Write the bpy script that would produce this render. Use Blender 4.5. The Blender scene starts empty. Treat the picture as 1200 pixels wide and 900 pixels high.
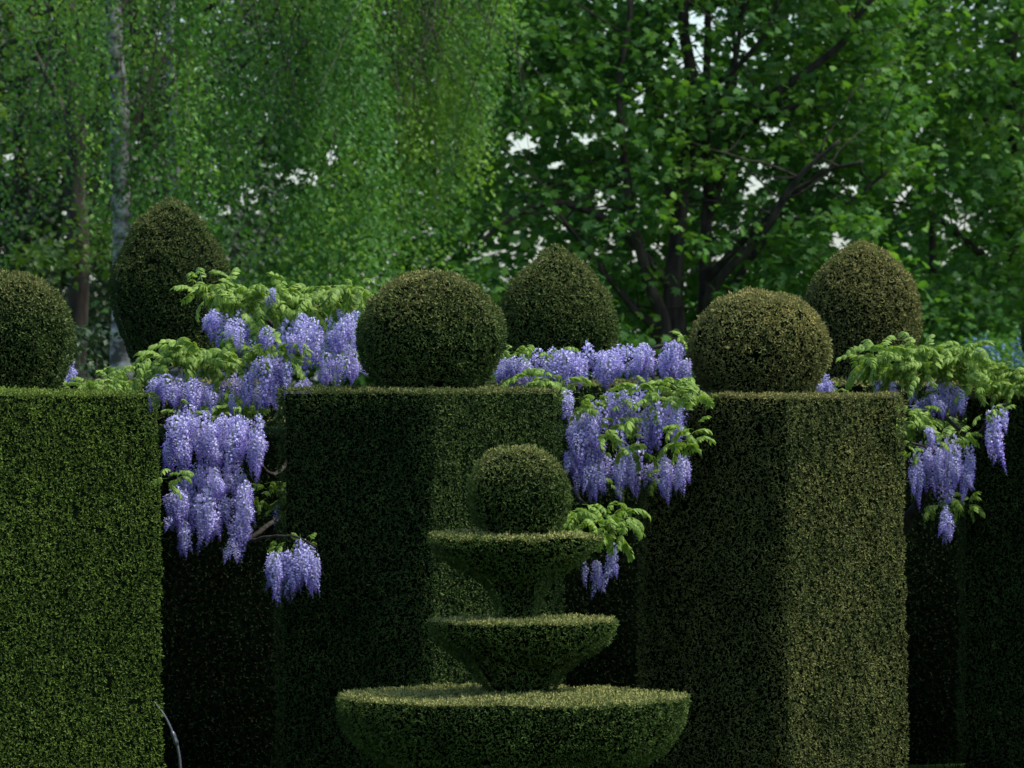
import bpy, math, random
import numpy as np

# ------------------------------------------------------------------ scene, camera, light
scene = bpy.context.scene
C = scene.collection
R = math.radians
PI = math.pi
F = 7000.0            # focal length in photo pixels (1200 px wide)
H = 1.85              # eye height
HORIZON = 440.0


def at(px, py, D):
    """world point seen at photo pixel (px, py) at distance D"""
    return np.array([(px - 600.0) / F * D, D, H + (HORIZON - py) / F * D])


cam_d = bpy.data.cameras.new("camera")
cam = bpy.data.objects.new("camera", cam_d)
C.objects.link(cam)
cam.location = (0, 0, H)
cam.rotation_euler = (R(90) - 10.0 / F, 0, 0)
cam_d.sensor_width = 36.0
cam_d.lens = 36.0 * F / 1200.0
cam_d.clip_start = 0.5
cam_d.clip_end = 3000.0
cam_d.dof.use_dof = True
cam_d.dof.focus_distance = 25.2
cam_d.dof.aperture_fstop = 10.5
scene.camera = cam

SUN_EL, SUN_AZ = 57.0, 74.0          # azimuth measured from behind the camera towards the right
sun_dir = np.array([math.cos(R(SUN_EL)) * math.sin(R(SUN_AZ)),
                    -math.cos(R(SUN_EL)) * math.cos(R(SUN_AZ)), math.sin(R(SUN_EL))])
world = bpy.data.worlds.new("World")
scene.world = world
world.use_nodes = True
wn = world.node_tree
bg = wn.nodes["Background"]
sky = wn.nodes.new("ShaderNodeTexSky")
sky.sky_type = 'NISHITA'
sky.sun_disc = False
sky.sun_elevation = R(SUN_EL)
sky.sun_rotation = math.atan2(sun_dir[0], sun_dir[1])
sky.air_density = 1.0
sky.dust_density = 1.5
sky.ozone_density = 4.0
wn.links.new(sky.outputs[0], bg.inputs[0])
bg.inputs[1].default_value = 0.07

sun_l = bpy.data.lights.new("sun", 'SUN')
sun_l.energy = 1.5
sun_l.angle = R(28)
sun_l.color = (1.0, 0.965, 0.90)
sun = bpy.data.objects.new("sun", sun_l)
C.objects.link(sun)
from mathutils import Vector, Euler
sun.rotation_euler = Vector(sun_dir).to_track_quat('Z', 'Y').to_euler()

vs = scene.view_settings
vs.view_transform = 'Standard'
vs.look = 'None'
vs.exposure = 1.9
vs.gamma = 1.0
scene.cycles.max_bounces = 6
scene.cycles.diffuse_bounces = 3
scene.cycles.glossy_bounces = 2
scene.cycles.transmission_bounces = 4
scene.cycles.caustics_reflective = False
scene.cycles.caustics_refractive = False
scene.cycles.use_denoising = True

# ------------------------------------------------------------------ helpers
rng = np.random.default_rng(7)


def hash3(i, j, k, seed):
    n = (i * 73856093) ^ (j * 19349663) ^ (k * 83492791) ^ (seed * 2654435761)
    n = (n ^ (n >> 13)) * 1274126177
    n = n & 0x7fffffff
    n = (n ^ (n >> 16))
    return (n & 0xffff) / 65535.0


def noise3(P, scale, seed=0):
    """trilinear value noise, 0..1"""
    q = P / scale
    f = np.floor(q).astype(np.int64)
    t = q - f
    t = t * t * (3 - 2 * t)
    out = 0
    for a in (0, 1):
        for b in (0, 1):
            for c in (0, 1):
                w = (t[:, 0] if a else 1 - t[:, 0]) * (t[:, 1] if b else 1 - t[:, 1]) * (t[:, 2] if c else 1 - t[:, 2])
                out = out + w * hash3(f[:, 0] + a, f[:, 1] + b, f[:, 2] + c, seed)
    return out


def unit(v):
    return v / np.maximum(np.linalg.norm(v, axis=-1, keepdims=True), 1e-9)


def frames(axis, roll=None):
    """rotation matrices whose Z column is axis, rolled at random"""
    z = unit(axis)
    ref = np.where(np.abs(z[:, 2:3]) > 0.95, np.array([[1.0, 0, 0]]), np.array([[0, 0, 1.0]]))
    x = unit(np.cross(ref, z))
    y = np.cross(z, x)
    if roll is None:
        roll = rng.uniform(0, 2 * PI, len(z))
    c, s = np.cos(roll)[:, None], np.sin(roll)[:, None]
    return np.stack([x * c + y * s, y * c - x * s, z], axis=2)


class Geo:
    """collects vertices, faces (n-gons grouped by size), a material index and tone attributes"""

    def __init__(self):
        self.v, self.t, self.u, self.f, self.n = [], [], [], [], 0

    def add(self, v, faces, mat=0, tone=0.5, fresh=0.0):
        v = np.asarray(v, float).reshape(-1, 3)
        m = len(v)
        self.v.append(v)
        self.t.append(np.broadcast_to(np.asarray(tone, float), (m,)))
        self.u.append(np.broadcast_to(np.asarray(fresh, float), (m,)))
        if isinstance(faces, list):
            by = {}
            for f in faces:
                by.setdefault(len(f), []).append(f)
            faces = [np.array(x) for x in by.values()]
        else:
            faces = [faces]
        for f in faces:
            self.f.append((f + self.n, mat))
        self.n += m

    def scatter(self, tv, tf, Rm, P, S=1.0, mat=0, tone=0.5, fresh=0.0, ttone=None):
        """copies of a template (tv, list of faces) at P with rotation Rm and size S"""
        N, k = len(P), len(tv)
        S = np.broadcast_to(np.asarray(S, float), (N,))
        V = np.einsum('nij,kj->nki', Rm, tv) * S[:, None, None] + P[:, None, :]
        tone = np.repeat(np.broadcast_to(np.asarray(tone, float), (N,)), k)
        fresh = np.repeat(np.broadcast_to(np.asarray(fresh, float), (N,)), k)
        if ttone is not None:
            tone = tone + np.tile(ttone, N)
        by = {}
        for f in tf:
            by.setdefault(len(f), []).append(f)
        fs = []
        for x in by.values():
            x = np.array(x)
            fs.append((x[None] + (np.arange(N) * k)[:, None, None]).reshape(-1, x.shape[1]))
        self.v.append(V.reshape(-1, 3)); self.t.append(tone); self.u.append(fresh)
        for f in fs:
            self.f.append((f + self.n, mat))
        self.n += N * k

    def mesh(self, name, mats, smooth=False):
        v = np.concatenate(self.v)
        me = bpy.data.meshes.new(name)
        me.vertices.add(len(v))
        me.vertices.foreach_set("co", v.astype(np.float32).ravel())
        nl = sum(f.size for f, _ in self.f)
        nf = sum(len(f) for f, _ in self.f)
        me.loops.add(nl)
        me.polygons.add(nf)
        me.loops.foreach_set("vertex_index", np.concatenate([f.ravel() for f, _ in self.f]).astype(np.int32))
        tot = np.concatenate([np.full(len(f), f.shape[1]) for f, _ in self.f])
        st = np.concatenate([[0], np.cumsum(tot)[:-1]])
        me.polygons.foreach_set("loop_start", st.astype(np.int32))
        me.polygons.foreach_set("material_index",
                                np.concatenate([np.full(len(f), m) for f, m in self.f]).astype(np.int32))
        me.polygons.foreach_set("use_smooth", np.full(nf, smooth))
        for m in mats:
            me.materials.append(m)
        for nm, arr in (("tone", self.t), ("fresh", self.u)):
            at_ = me.attributes.new(nm, 'FLOAT', 'POINT')
            at_.data.foreach_set("value", np.concatenate(arr).astype(np.float32))
        me.update(calc_edges=True)
        return me


def obj(name, data, parent=None, loc=(0, 0, 0), kind=None):
    o = bpy.data.objects.new(name, data)
    C.objects.link(o)
    o.location = loc
    if parent is not None:
        o.parent = parent
    if kind:
        o["kind"] = kind
    return o


def thing(name, label, cat, loc=(0, 0, 0), group=None):
    o = bpy.data.objects.new(name, None)
    o.empty_display_size = 0.2
    C.objects.link(o)
    o.location = loc
    o["label"] = label
    o["category"] = cat
    if group:
        o["group"] = group
    return o


def tube(g, pts, radii, seg=8, mat=0, tone=0.5):
    pts = np.asarray(pts, float)
    radii = np.broadcast_to(np.asarray(radii, float), (len(pts),))
    d = unit(np.gradient(pts, axis=0))
    ref = np.array([0.31, 0.95, 0.05])
    x = unit(np.cross(d, ref))
    y = np.cross(d, x)
    a = np.linspace(0, 2 * PI, seg, endpoint=False)
    ring = pts[:, None, :] + radii[:, None, None] * (np.cos(a)[None, :, None] * x[:, None, :] + np.sin(a)[None, :, None] * y[:, None, :])
    n = len(pts)
    f = []
    for i in range(n - 1):
        for k in range(seg):
            k2 = (k + 1) % seg
            f.append((i * seg + k, i * seg + k2, (i + 1) * seg + k2, (i + 1) * seg + k))
    f.append(tuple(range(seg - 1, -1, -1)))
    f.append(tuple((n - 1) * seg + k for k in range(seg)))
    g.add(ring.reshape(-1, 3), f, mat, tone)


def spline(pts, n):
    """Catmull-Rom through the given points"""
    p = np.asarray(pts, float)
    p = np.vstack([2 * p[0] - p[1], p, 2 * p[-1] - p[-2]])
    out = []
    m = len(p) - 3
    for t in np.linspace(0, m, n):
        i = min(int(t), m - 1)
        s = t - i
        a, b, c, d = p[i], p[i + 1], p[i + 2], p[i + 3]
        out.append(0.5 * (2 * b + (c - a) * s + (2 * a - 5 * b + 4 * c - d) * s * s + (3 * b - a - 3 * c + d) * s ** 3))
    return np.array(out)


# ------------------------------------------------------------------ materials
def new_mat(name):
    m = bpy.data.materials.new(name)
    m.use_nodes = True
    nt = m.node_tree
    nt.nodes.clear()
    out = nt.nodes.new("ShaderNodeOutputMaterial")
    return m, nt, out


def attr_node(nt, name):
    a = nt.nodes.new("ShaderNodeAttribute")
    a.attribute_name = name
    return a.outputs["Fac"]


def ramp(nt, src, stops):
    r = nt.nodes.new("ShaderNodeValToRGB")
    e = r.color_ramp.elements
    while len(e) < len(stops):
        e.new(0.5)
    for i, (p, c) in enumerate(stops):
        e[i].position = p
        e[i].color = (*c, 1)
    nt.links.new(src, r.inputs[0])
    return r.outputs[0]


def mix(nt, fac, a, b):
    m = nt.nodes.new("ShaderNodeMix")
    m.data_type = 'RGBA'
    nt.links.new(fac, m.inputs[0])
    nt.links.new(a, m.inputs[6])
    nt.links.new(b, m.inputs[7])
    return m.outputs[2]


def leaf_mat(name, tones, fresh=None, trans=0.3, rough=0.5, spec=0.3, trans_gain=(1.0, 1.0, 1.0)):
    """leaf or needle: colour by tone, tinted by fresh growth and, on yew, painted top light, partly translucent"""
    m, nt, out = new_mat(name)
    col = ramp(nt, attr_node(nt, "tone"), tones)
    if fresh is not None:
        rgb = nt.nodes.new("ShaderNodeRGB")
        rgb.outputs[0].default_value = (*fresh, 1)
        col = mix(nt, attr_node(nt, "fresh"), col, rgb.outputs[0])
    p = nt.nodes.new("ShaderNodeBsdfPrincipled")
    p.inputs["Roughness"].default_value = rough
    p.inputs["Specular IOR Level"].default_value = spec
    nt.links.new(col, p.inputs["Base Color"])
    if trans > 0:
        tr = nt.nodes.new("ShaderNodeBsdfTranslucent")
        mul = nt.nodes.new("ShaderNodeMix")
        mul.data_type = 'RGBA'
        mul.blend_type = 'MULTIPLY'
        mul.inputs[0].default_value = 1.0
        nt.links.new(col, mul.inputs[6])
        mul.inputs[7].default_value = (*trans_gain, 1)
        nt.links.new(mul.outputs[2], tr.inputs[0])
        ms = nt.nodes.new("ShaderNodeMixShader")
        ms.inputs[0].default_value = trans
        nt.links.new(p.outputs[0], ms.inputs[1])
        nt.links.new(tr.outputs[0], ms.inputs[2])
        nt.links.new(ms.outputs[0], out.inputs[0])
    else:
        nt.links.new(p.outputs[0], out.inputs[0])
    return m


def noise_mat(name, c1, c2, scale, rough=0.9, detail=6.0, stretch=(1, 1, 1), lo=0.35, hi=0.65, bump=0.3, c3=None):
    m, nt, out = new_mat(name)
    tc = nt.nodes.new("ShaderNodeTexCoord")
    mp = nt.nodes.new("ShaderNodeMapping")
    mp.inputs["Scale"].default_value = stretch
    nt.links.new(tc.outputs["Object"], mp.inputs[0])
    n = nt.nodes.new("ShaderNodeTexNoise")
    n.inputs["Scale"].default_value = scale
    n.inputs["Detail"].default_value = detail
    nt.links.new(mp.outputs[0], n.inputs["Vector"])
    stops = [(lo, c1), (hi, c2)] + ([(min(hi + 0.08, 1), c3)] if c3 else [])
    col = ramp(nt, n.outputs["Fac"], stops)
    p = nt.nodes.new("ShaderNodeBsdfPrincipled")
    p.inputs["Roughness"].default_value = rough
    p.inputs["Specular IOR Level"].default_value = 0.2
    nt.links.new(col, p.inputs["Base Color"])
    b = nt.nodes.new("ShaderNodeBump")
    b.inputs["Strength"].default_value = bump
    b.inputs["Distance"].default_value = 0.02
    nt.links.new(n.outputs["Fac"], b.inputs["Height"])
    nt.links.new(b.outputs[0], p.inputs["Normal"])
    nt.links.new(p.outputs[0], out.inputs[0])
    return m


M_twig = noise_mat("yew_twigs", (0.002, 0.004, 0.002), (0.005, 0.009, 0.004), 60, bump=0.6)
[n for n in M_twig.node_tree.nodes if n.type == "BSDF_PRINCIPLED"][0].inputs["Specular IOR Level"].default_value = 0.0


def yew(name, dark, mid, lite, fresh):
    return leaf_mat(name, [(0.0, dark), (0.5, mid), (1.0, lite)], fresh, trans=0.18, rough=0.6, spec=0.04)


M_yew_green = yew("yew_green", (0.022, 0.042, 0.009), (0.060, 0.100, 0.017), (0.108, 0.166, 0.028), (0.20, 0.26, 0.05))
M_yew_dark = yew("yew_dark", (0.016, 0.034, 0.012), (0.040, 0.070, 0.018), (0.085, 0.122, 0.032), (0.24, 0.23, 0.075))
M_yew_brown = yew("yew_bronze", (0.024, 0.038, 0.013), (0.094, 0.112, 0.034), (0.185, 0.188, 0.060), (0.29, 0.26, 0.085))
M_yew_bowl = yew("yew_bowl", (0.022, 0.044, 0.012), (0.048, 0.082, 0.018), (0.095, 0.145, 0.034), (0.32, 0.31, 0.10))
M_bark = noise_mat("dark_bark", (0.018, 0.015, 0.012), (0.058, 0.048, 0.037), 14, stretch=(1, 1, 0.25), bump=0.8)
M_birch = noise_mat("birch_bark", (0.05, 0.047, 0.042), (0.36, 0.355, 0.335), 11, stretch=(1.0, 1.0, 1.5), lo=0.40, hi=0.66, bump=0.4)
M_vine = noise_mat("vine_bark", (0.018, 0.015, 0.012), (0.055, 0.045, 0.036), 30, stretch=(1, 1, 0.4), bump=0.6)
M_lawn = noise_mat("lawn", (0.025, 0.05, 0.012), (0.06, 0.10, 0.02), 3.0, detail=10, bump=0.5)
[n for n in M_lawn.node_tree.nodes if n.type == "BSDF_PRINCIPLED"][0].inputs["Specular IOR Level"].default_value = 0.03
M_grass = leaf_mat("grass_blades", [(0, (0.02, 0.05, 0.010)), (1, (0.05, 0.10, 0.02))], trans=0.2)
M_birch_leaf = leaf_mat("birch_leaf", [(0, (0.036, 0.105, 0.024)), (0.5, (0.074, 0.180, 0.038)), (1, (0.16, 0.28, 0.04))],
                        trans=0.42, rough=0.55, spec=0.18, trans_gain=(1.2, 1.35, 0.6))
M_syc_leaf = leaf_mat("maple_leaf", [(0, (0.034, 0.100, 0.024)), (0.5, (0.070, 0.175, 0.034)), (1, (0.15, 0.28, 0.04))],
                      trans=0.42, rough=0.55, spec=0.2, trans_gain=(1.25, 1.4, 0.5))
M_lime_leaf = leaf_mat("lime_leaf", [(0, (0.030, 0.075, 0.014)), (0.5, (0.055, 0.115, 0.018)), (1, (0.10, 0.17, 0.02))],
                       trans=0.4, trans_gain=(1.25, 1.3, 0.6))
M_dark_leaf = leaf_mat("evergreen_leaf", [(0, (0.012, 0.030, 0.010)), (1, (0.035, 0.065, 0.018))], trans=0.15)
M_wist_leaf = leaf_mat("wisteria_leaf", [(0, (0.10, 0.17, 0.026)), (0.5, (0.17, 0.285, 0.040)), (1, (0.30, 0.41, 0.08))],
                       (0.30, 0.24, 0.09), trans=0.4, rough=0.5, spec=0.3, trans_gain=(1.15, 1.15, 0.6))
M_petal = leaf_mat("wisteria_petal", [(0.0, (0.70, 0.67, 0.88)), (0.3, (0.48, 0.43, 0.77)), (0.65, (0.27, 0.20, 0.60)), (1.0, (0.14, 0.08, 0.38))],
                   (0.50, 0.50, 0.30), trans=0.3, rough=0.6, spec=0.15)
M_blue = leaf_mat("blue_petal", [(0, (0.08, 0.14, 0.30)), (1, (0.18, 0.26, 0.46))], trans=0.2)

# ------------------------------------------------------------------ clipped yew
# one shoot: needles splayed round the shoot axis (Z)
def sprig_template(n, spread, seed):
    r = np.random.default_rng(seed)
    v, f = [], []
    for k in range(n):
        az = 2 * PI * (k + r.uniform(-.3, .3)) / n
        el = R(spread) * r.uniform(0.55, 1.25) if k else R(8)
        d = np.array([math.sin(el) * math.cos(az), math.sin(el) * math.sin(az), math.cos(el)])
        side = unit(np.cross(d, r.normal(size=3)))
        L, w = r.uniform(0.75, 1.15), r.uniform(0.17, 0.22)
        o = np.array([0, 0, 0.18 * r.uniform(0, 1)])
        b = len(v)
        v += [o - side * w * .35, o + d * L * .6 - side * w, o + d * L, o + d * L * .6 + side * w]
        f.append((b, b + 1, b + 2, b + 3))
    return np.array(v), f


SPRIGS = [sprig_template(4, 66, s) for s in range(6)]


def loft(outline, prof, cell, jit=True):
    """points, normals and areas on a lofted surface: prof is a list of (size, z); outline(size) -> (n,2) closed ring"""
    prof = np.asarray(prof, float)
    seg = np.linalg.norm(np.diff(prof, axis=0), axis=1)
    cum = np.concatenate([[0], np.cumsum(seg)])
    n = max(2, int(cum[-1] / cell))
    s = (np.arange(n) + 0.5) / n * cum[-1]
    P, Nn = [], []
    for si in s:
        k = min(np.searchsorted(cum, si) - 1, len(seg) - 1)
        k = max(k, 0)
        tt = (si - cum[k]) / max(seg[k], 1e-9)
        size, z = prof[k] + (prof[k + 1] - prof[k]) * tt
        dsz = unit(prof[k + 1] - prof[k])
        pts, nr, per = outline(size)
        m = max(1, int(per / cell))
        u = (np.arange(m) + rng.uniform(0, 1, m)) / m
        idx = (u * len(pts)).astype(int) % len(pts)
        fr = u * len(pts) - np.floor(u * len(pts))
        nxt = (idx + 1) % len(pts)
        q = pts[idx] * (1 - fr[:, None]) + pts[nxt] * fr[:, None]
        nn = unit(nr[idx] * (1 - fr[:, None]) + nr[nxt] * fr[:, None])
        jz = rng.uniform(-.5, .5, m) * cell
        sz = jz * dsz[0]
        P.append(np.column_stack([q + nn * sz[:, None], z + jz * dsz[1]]))
        # profile runs bottom to top: outward normal = (dz, -dsize)
        Nn.append(np.column_stack([nn * dsz[1], np.full(m, -dsz[0])]))
    return np.concatenate(P), unit(np.concatenate(Nn))


def circle(size, n=48):
    a = np.linspace(0, 2 * PI, n, endpoint=False)
    d = np.column_stack([np.cos(a), np.sin(a)])
    return d * size, d, 2 * PI * size


def rsquare(size, rad=0.020, n=24):
    """rounded square ring, half size `size`"""
    rad = min(rad, size)
    h = size - rad
    pts, nr = [], []
    for q in range(4):
        a0 = q * PI / 2
        ca, sa = [(1, 1), (-1, 1), (-1, -1), (1, -1)][q]
        # straight run sampled then the arc
        for a in np.linspace(0, PI / 2, 5):
            d = (math.cos(a0 + a), math.sin(a0 + a))
            pts.append((ca * h + d[0] * rad, sa * h + d[1] * rad)); nr.append(d)
    pts, nr = np.array(pts), np.array(nr)
    # resample evenly
    c = np.vstack([pts, pts[:1]]); cn = np.vstack([nr, nr[:1]])
    L = np.concatenate([[0], np.cumsum(np.linalg.norm(np.diff(c, axis=0), axis=1))])
    per = L[-1]
    t = np.linspace(0, per, 160, endpoint=False)
    P2 = np.column_stack([np.interp(t, L, c[:, 0]), np.interp(t, L, c[:, 1])])
    N2 = unit(np.column_stack([np.interp(t, L, cn[:, 0]), np.interp(t, L, cn[:, 1])]))
    return P2, N2, per


def wobble(P, Nn, amp, seed):
    d = (noise3(P, 0.30, seed) - 0.5) * 2 * amp + (noise3(P, 0.09, seed + 1) - 0.5) * amp + (noise3(P, 0.034, seed + 2) - 0.5) * 0.020
    return P + Nn * d[:, None]


def yew_part(outline, prof, rotz=0.0, off=(0, 0, 0), cell=0.017, size=0.0165, amp=0.012, seed=0, fresh_toplight=0.0,
             fresh_base=0.03, tint=0.5, back_keep=0.15, core_inset=0.027, fresh_light_dir=(0.0, 0.0, 1.0), origin=(0, 0, 0), low=9999, skip=()):
    """a clipped yew solid: twiggy core plus thousands of needle shoots on its face. Returns Geo."""
    g = Geo()
    off = np.array(off, float)
    c, s = math.cos(rotz), math.sin(rotz)
    Rz = np.array([[c, -s, 0], [s, c, 0], [0, 0, 1]])
    # core
    pr = np.asarray(prof, float)
    dens = [pr[0]]
    for a, b in zip(pr[:-1], pr[1:]):
        k = max(1, int(np.linalg.norm(b - a) / 0.05))
        dens += [a + (b - a) * (j + 1) / k for j in range(k)]
    dens = np.array(dens)
    dd = unit(np.gradient(dens, axis=0))
    rings, cnorm = [], []
    nring = None
    for (sz, z), t in zip(dens, dd):
        sz2 = max(sz - core_inset, 0.002)
        z2 = z + core_inset * t[0]
        pts, nr, per = outline(sz2)
        if len(pts) > 60:
            pts, nr = pts[::4], nr[::4]
        nring = len(pts)
        rings.append(np.column_stack([pts, np.full(nring, z2)]))
        cnorm.append(np.column_stack([nr * t[1], np.full(nring, -t[0])]))
    V = np.concatenate(rings)
    f = []
    for i in range(len(rings) - 1):
        for k in range(nring):
            k2 = (k + 1) % nring
            f.append((i * nring + k, i * nring + k2, (i + 1) * nring + k2, (i + 1) * nring + k))
    f.append(tuple(range(nring - 1, -1, -1)))
    f.append(tuple((len(rings) - 1) * nring + k for k in range(nring)))
    V = V @ Rz.T + off
    CN = np.concatenate(cnorm) @ Rz.T
    WV = V + np.array(origin)
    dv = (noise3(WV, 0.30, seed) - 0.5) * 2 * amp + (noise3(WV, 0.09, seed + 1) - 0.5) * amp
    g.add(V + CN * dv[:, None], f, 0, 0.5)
    # shoots
    P, Nn = loft(outline, prof, cell)
    P = P @ Rz.T + off
    Nn = Nn @ Rz.T
    W = P + np.array(origin)
    keep = (Nn[:, 1] < 0.35) | (rng.uniform(size=len(P)) < back_keep)
    ipx = 600 + W[:, 0] / W[:, 1] * F
    ipy = HORIZON - (W[:, 2] - H) / W[:, 1] * F
    keep &= (ipx > -170) & (ipx < 1370) & (ipy < 960) & (ipy < low)
    for a_, b_ in skip:                   # stretches wholly behind the blocks stay bare
        keep &= (ipx < a_) | (ipx > b_)
    keep &= noise3(W, 0.045, seed + 3) < 0.84 + 0.15 * noise3(W, 0.4, seed + 4)
    P, Nn, W = P[keep], Nn[keep], W[keep]
    Wd = wobble(W, Nn, amp, seed)
    P = P + (Wd - W)
    P = P - Nn * rng.uniform(0.004, 0.018, len(P))[:, None]
    up = np.array([0, 0, 1.0])
    ax = unit(Nn + rng.normal(0, 0.30, P.shape) + 0.15 * up)
    S = size * rng.uniform(0.7, 1.25, len(P))
    stray = rng.uniform(size=len(P)) < 0.015
    S[stray] *= 1.5
    patch = noise3(W, 0.22, seed + 5) * 0.45 + noise3(W, 0.05, seed + 6) * 0.55
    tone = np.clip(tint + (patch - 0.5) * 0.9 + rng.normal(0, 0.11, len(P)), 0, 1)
    fd = unit(np.array([fresh_light_dir], float))[0]
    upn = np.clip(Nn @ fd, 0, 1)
    fr = np.clip(fresh_base * .6 + fresh_toplight * upn ** 1.5 * (0.5 + 0.8 * noise3(W, 0.15, seed + 9)) + rng.normal(0, 0.04, len(P)), 0, 1)  # paler up-facing shoots: new growth plus overhead light put into the colour
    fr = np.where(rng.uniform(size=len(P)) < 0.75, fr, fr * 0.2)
    which = rng.integers(0, len(SPRIGS), len(P))
    for k, (tv, tf) in enumerate(SPRIGS):
        i = which == k
        if i.any():
            g.scatter(tv, tf, frames(ax[i]), P[i], S[i], 1, tone[i], fr[i])
    return g


def top_round(a_bot, a_top, h, e=0.016):
    """profile of a battered block with softened top edge"""
    p = [(a_bot, 0.0), (a_top + (a_bot - a_top) * 0.02, h - e)]
    for a in (30, 60, 90):
        p.append((a_top - e + e * math.cos(R(a)), h - e + e * math.sin(R(a))))
    p += [(a_top * 0.6, h + 0.004), (a_top * 0.3, h + 0.006), (0.01, h + 0.006)]
    return p


def dome(px_prof, D):
    """profile given as (half width px, y px) pairs bottom to top at distance D -> (r, z)"""
    return [(max(hw, 0.3) / F * D, H + (HORIZON - y) / F * D) for hw, y in px_prof]


def smooth_prof(p, n=40):
    p = np.asarray(p, float)
    return [tuple(q) for q in spline(p, n)]


def yew_topiary(label, cx, D, top_y, half_px, rot, mat, head, head_name, head_dx=0.0, hmat=None, tint=0.5, seed=0, batter=0.02,
                fresh=(0.25, 0.03), head_fresh_light=(0.35, 0.04), head_dir=(0, 0, 1), head_tint=0.5, back=False, cell=0.0128,
                group="clipped yew blocks in the front row"):
    base = at(cx, HORIZON, D)
    base[2] = 0.0
    h = H + (HORIZON - top_y) / F * D
    diag = half_px / F * D
    a_top = diag / (math.cos(R(abs(45 - rot) if False else 0)) * math.sqrt(2))
    t = thing("yew_topiary", label, "topiary", tuple(base), group)
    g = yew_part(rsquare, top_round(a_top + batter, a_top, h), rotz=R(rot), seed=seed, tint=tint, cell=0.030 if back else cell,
                 size=0.021 if back else 0.0145, fresh_toplight=0.6, fresh_base=fresh[1], origin=base, low=620 if back else 9999)
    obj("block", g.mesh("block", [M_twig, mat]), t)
    if head:
        prof = [(r, z) for r, z in smooth_prof(dome(head, D))]
        g = yew_part(circle, prof, off=(head_dx / F * D, 0, 0), seed=seed + 31, tint=head_tint, cell=cell, fresh_toplight=head_fresh_light[0],
                     fresh_base=head_fresh_light[1], fresh_light_dir=head_dir, origin=base, amp=0.012)
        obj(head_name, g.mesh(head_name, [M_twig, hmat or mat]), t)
    return t


# --- the front row of blocks with balls
BALL2 = [(52, 462), (66, 446), (78, 428), (86, 408), (87.5, 396), (85, 380), (75, 359), (59, 340), (39, 326.5), (19, 319.5), (1, 317.5)]
BALL3 = [(54, 466), (66, 450), (76, 434), (81.5, 416), (82, 406), (78, 387), (67, 368), (51, 353), (32, 345), (15, 340.8), (1, 339.5)]
BALL1 = [(58, 464), (72, 446), (82, 426), (88, 402), (87.5, 388), (84, 370), (75, 352), (60, 336), (42, 326), (20, 321), (1, 320)]
yew_topiary("bright green yew block with a dark ball, cut off by the photo's left edge", 2, 25.0, 459, 186, 48, M_yew_green, BALL1, "ball",
            seed=11, tint=0.62, batter=0.018, fresh=(0.25, 0.07), head_fresh_light=(0.7, 0.05), hmat=M_yew_dark, head_tint=0.6)
yew_topiary("dark green yew block under a dark ball, behind the tiered fountain topiary", 492, 25.9, 457, 171, 51.5, M_yew_dark, BALL2, "ball",
            head_dx=12, seed=23, tint=0.5, batter=0.004, head_fresh_light=(0.8, 0.05), head_tint=0.62)
yew_topiary("bronze tinged yew block under a brownish ball, right of the tiered fountain topiary", 906, 27.0, 462, 157, 49.5, M_yew_brown, BALL3,
            "ball", head_dx=-15, seed=37, tint=0.56, batter=0.022, head_fresh_light=(1.0, 0.08), head_dir=(0.45, -0.2, 0.85), head_tint=0.66)
yew_topiary("dark yew block with wisteria before it, cut off by the photo's right edge", 1288, 28.0, 463, 166, 45, M_yew_dark, BALL2, "ball",
            seed=41, tint=0.42, batter=0.01)

# --- the row behind: bell shaped heads over the wisteria
BELL1 = [(40, 432), (55, 402), (67, 369), (71, 340), (69, 324), (60, 297), (46, 273), (36, 260), (22, 246), (9, 237), (1, 233)]
BELL2 = [(53, 436), (64, 415), (70, 396), (71, 378), (68, 362), (61, 344), (48, 326), (29, 308), (12, 295), (4, 288.5), (1, 286)]
BELL3 = [(50, 452), (60, 420), (66, 396), (68, 372), (67, 354), (60, 332), (47, 313), (30, 297), (13, 287), (5, 282), (1, 280)]
yew_topiary("tall dark yew bell beside the white birch trunk, behind green wisteria leaves", 200, 30.6, 448, 150, 45, M_yew_brown, BELL1, "bell", back=True,
            seed=51, hmat=M_yew_dark, head_tint=0.42, head_fresh_light=(0.6, 0.08), head_dx=0, group="bell topped yews behind the wisteria")
yew_topiary("grey green yew bell rising right behind the middle ball", 651, 30.6, 448, 150, 45, M_yew_dark, BELL2, "bell", back=True,
            seed=57, head_tint=0.66, head_fresh_light=(0.6, 0.04), group="bell topped yews behind the wisteria")
yew_topiary("bronze topped yew bell rising behind the brownish ball on the right", 1010, 30.6, 448, 150, 45, M_yew_brown, BELL3, "bell", back=True,
            seed=63, head_tint=0.46, head_fresh_light=(0.75, 0.06), head_dir=(0.5, -0.2, 0.8), group="bell topped yews behind the wisteria")

# --- the low dark hedge that closes the gaps between the blocks
def box_ring(hx, hy, rad=0.03):
    def f(size):
        P, Nn, per = rsquare(1.0, 0.04)
        Q = P * np.array([max(hx - (1 - size), .02), max(hy - (1 - size), .02)])
        L = np.linalg.norm(np.diff(np.vstack([Q, Q[:1]]), axis=0), axis=1).sum()
        return Q, Nn, L
    return f


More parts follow.
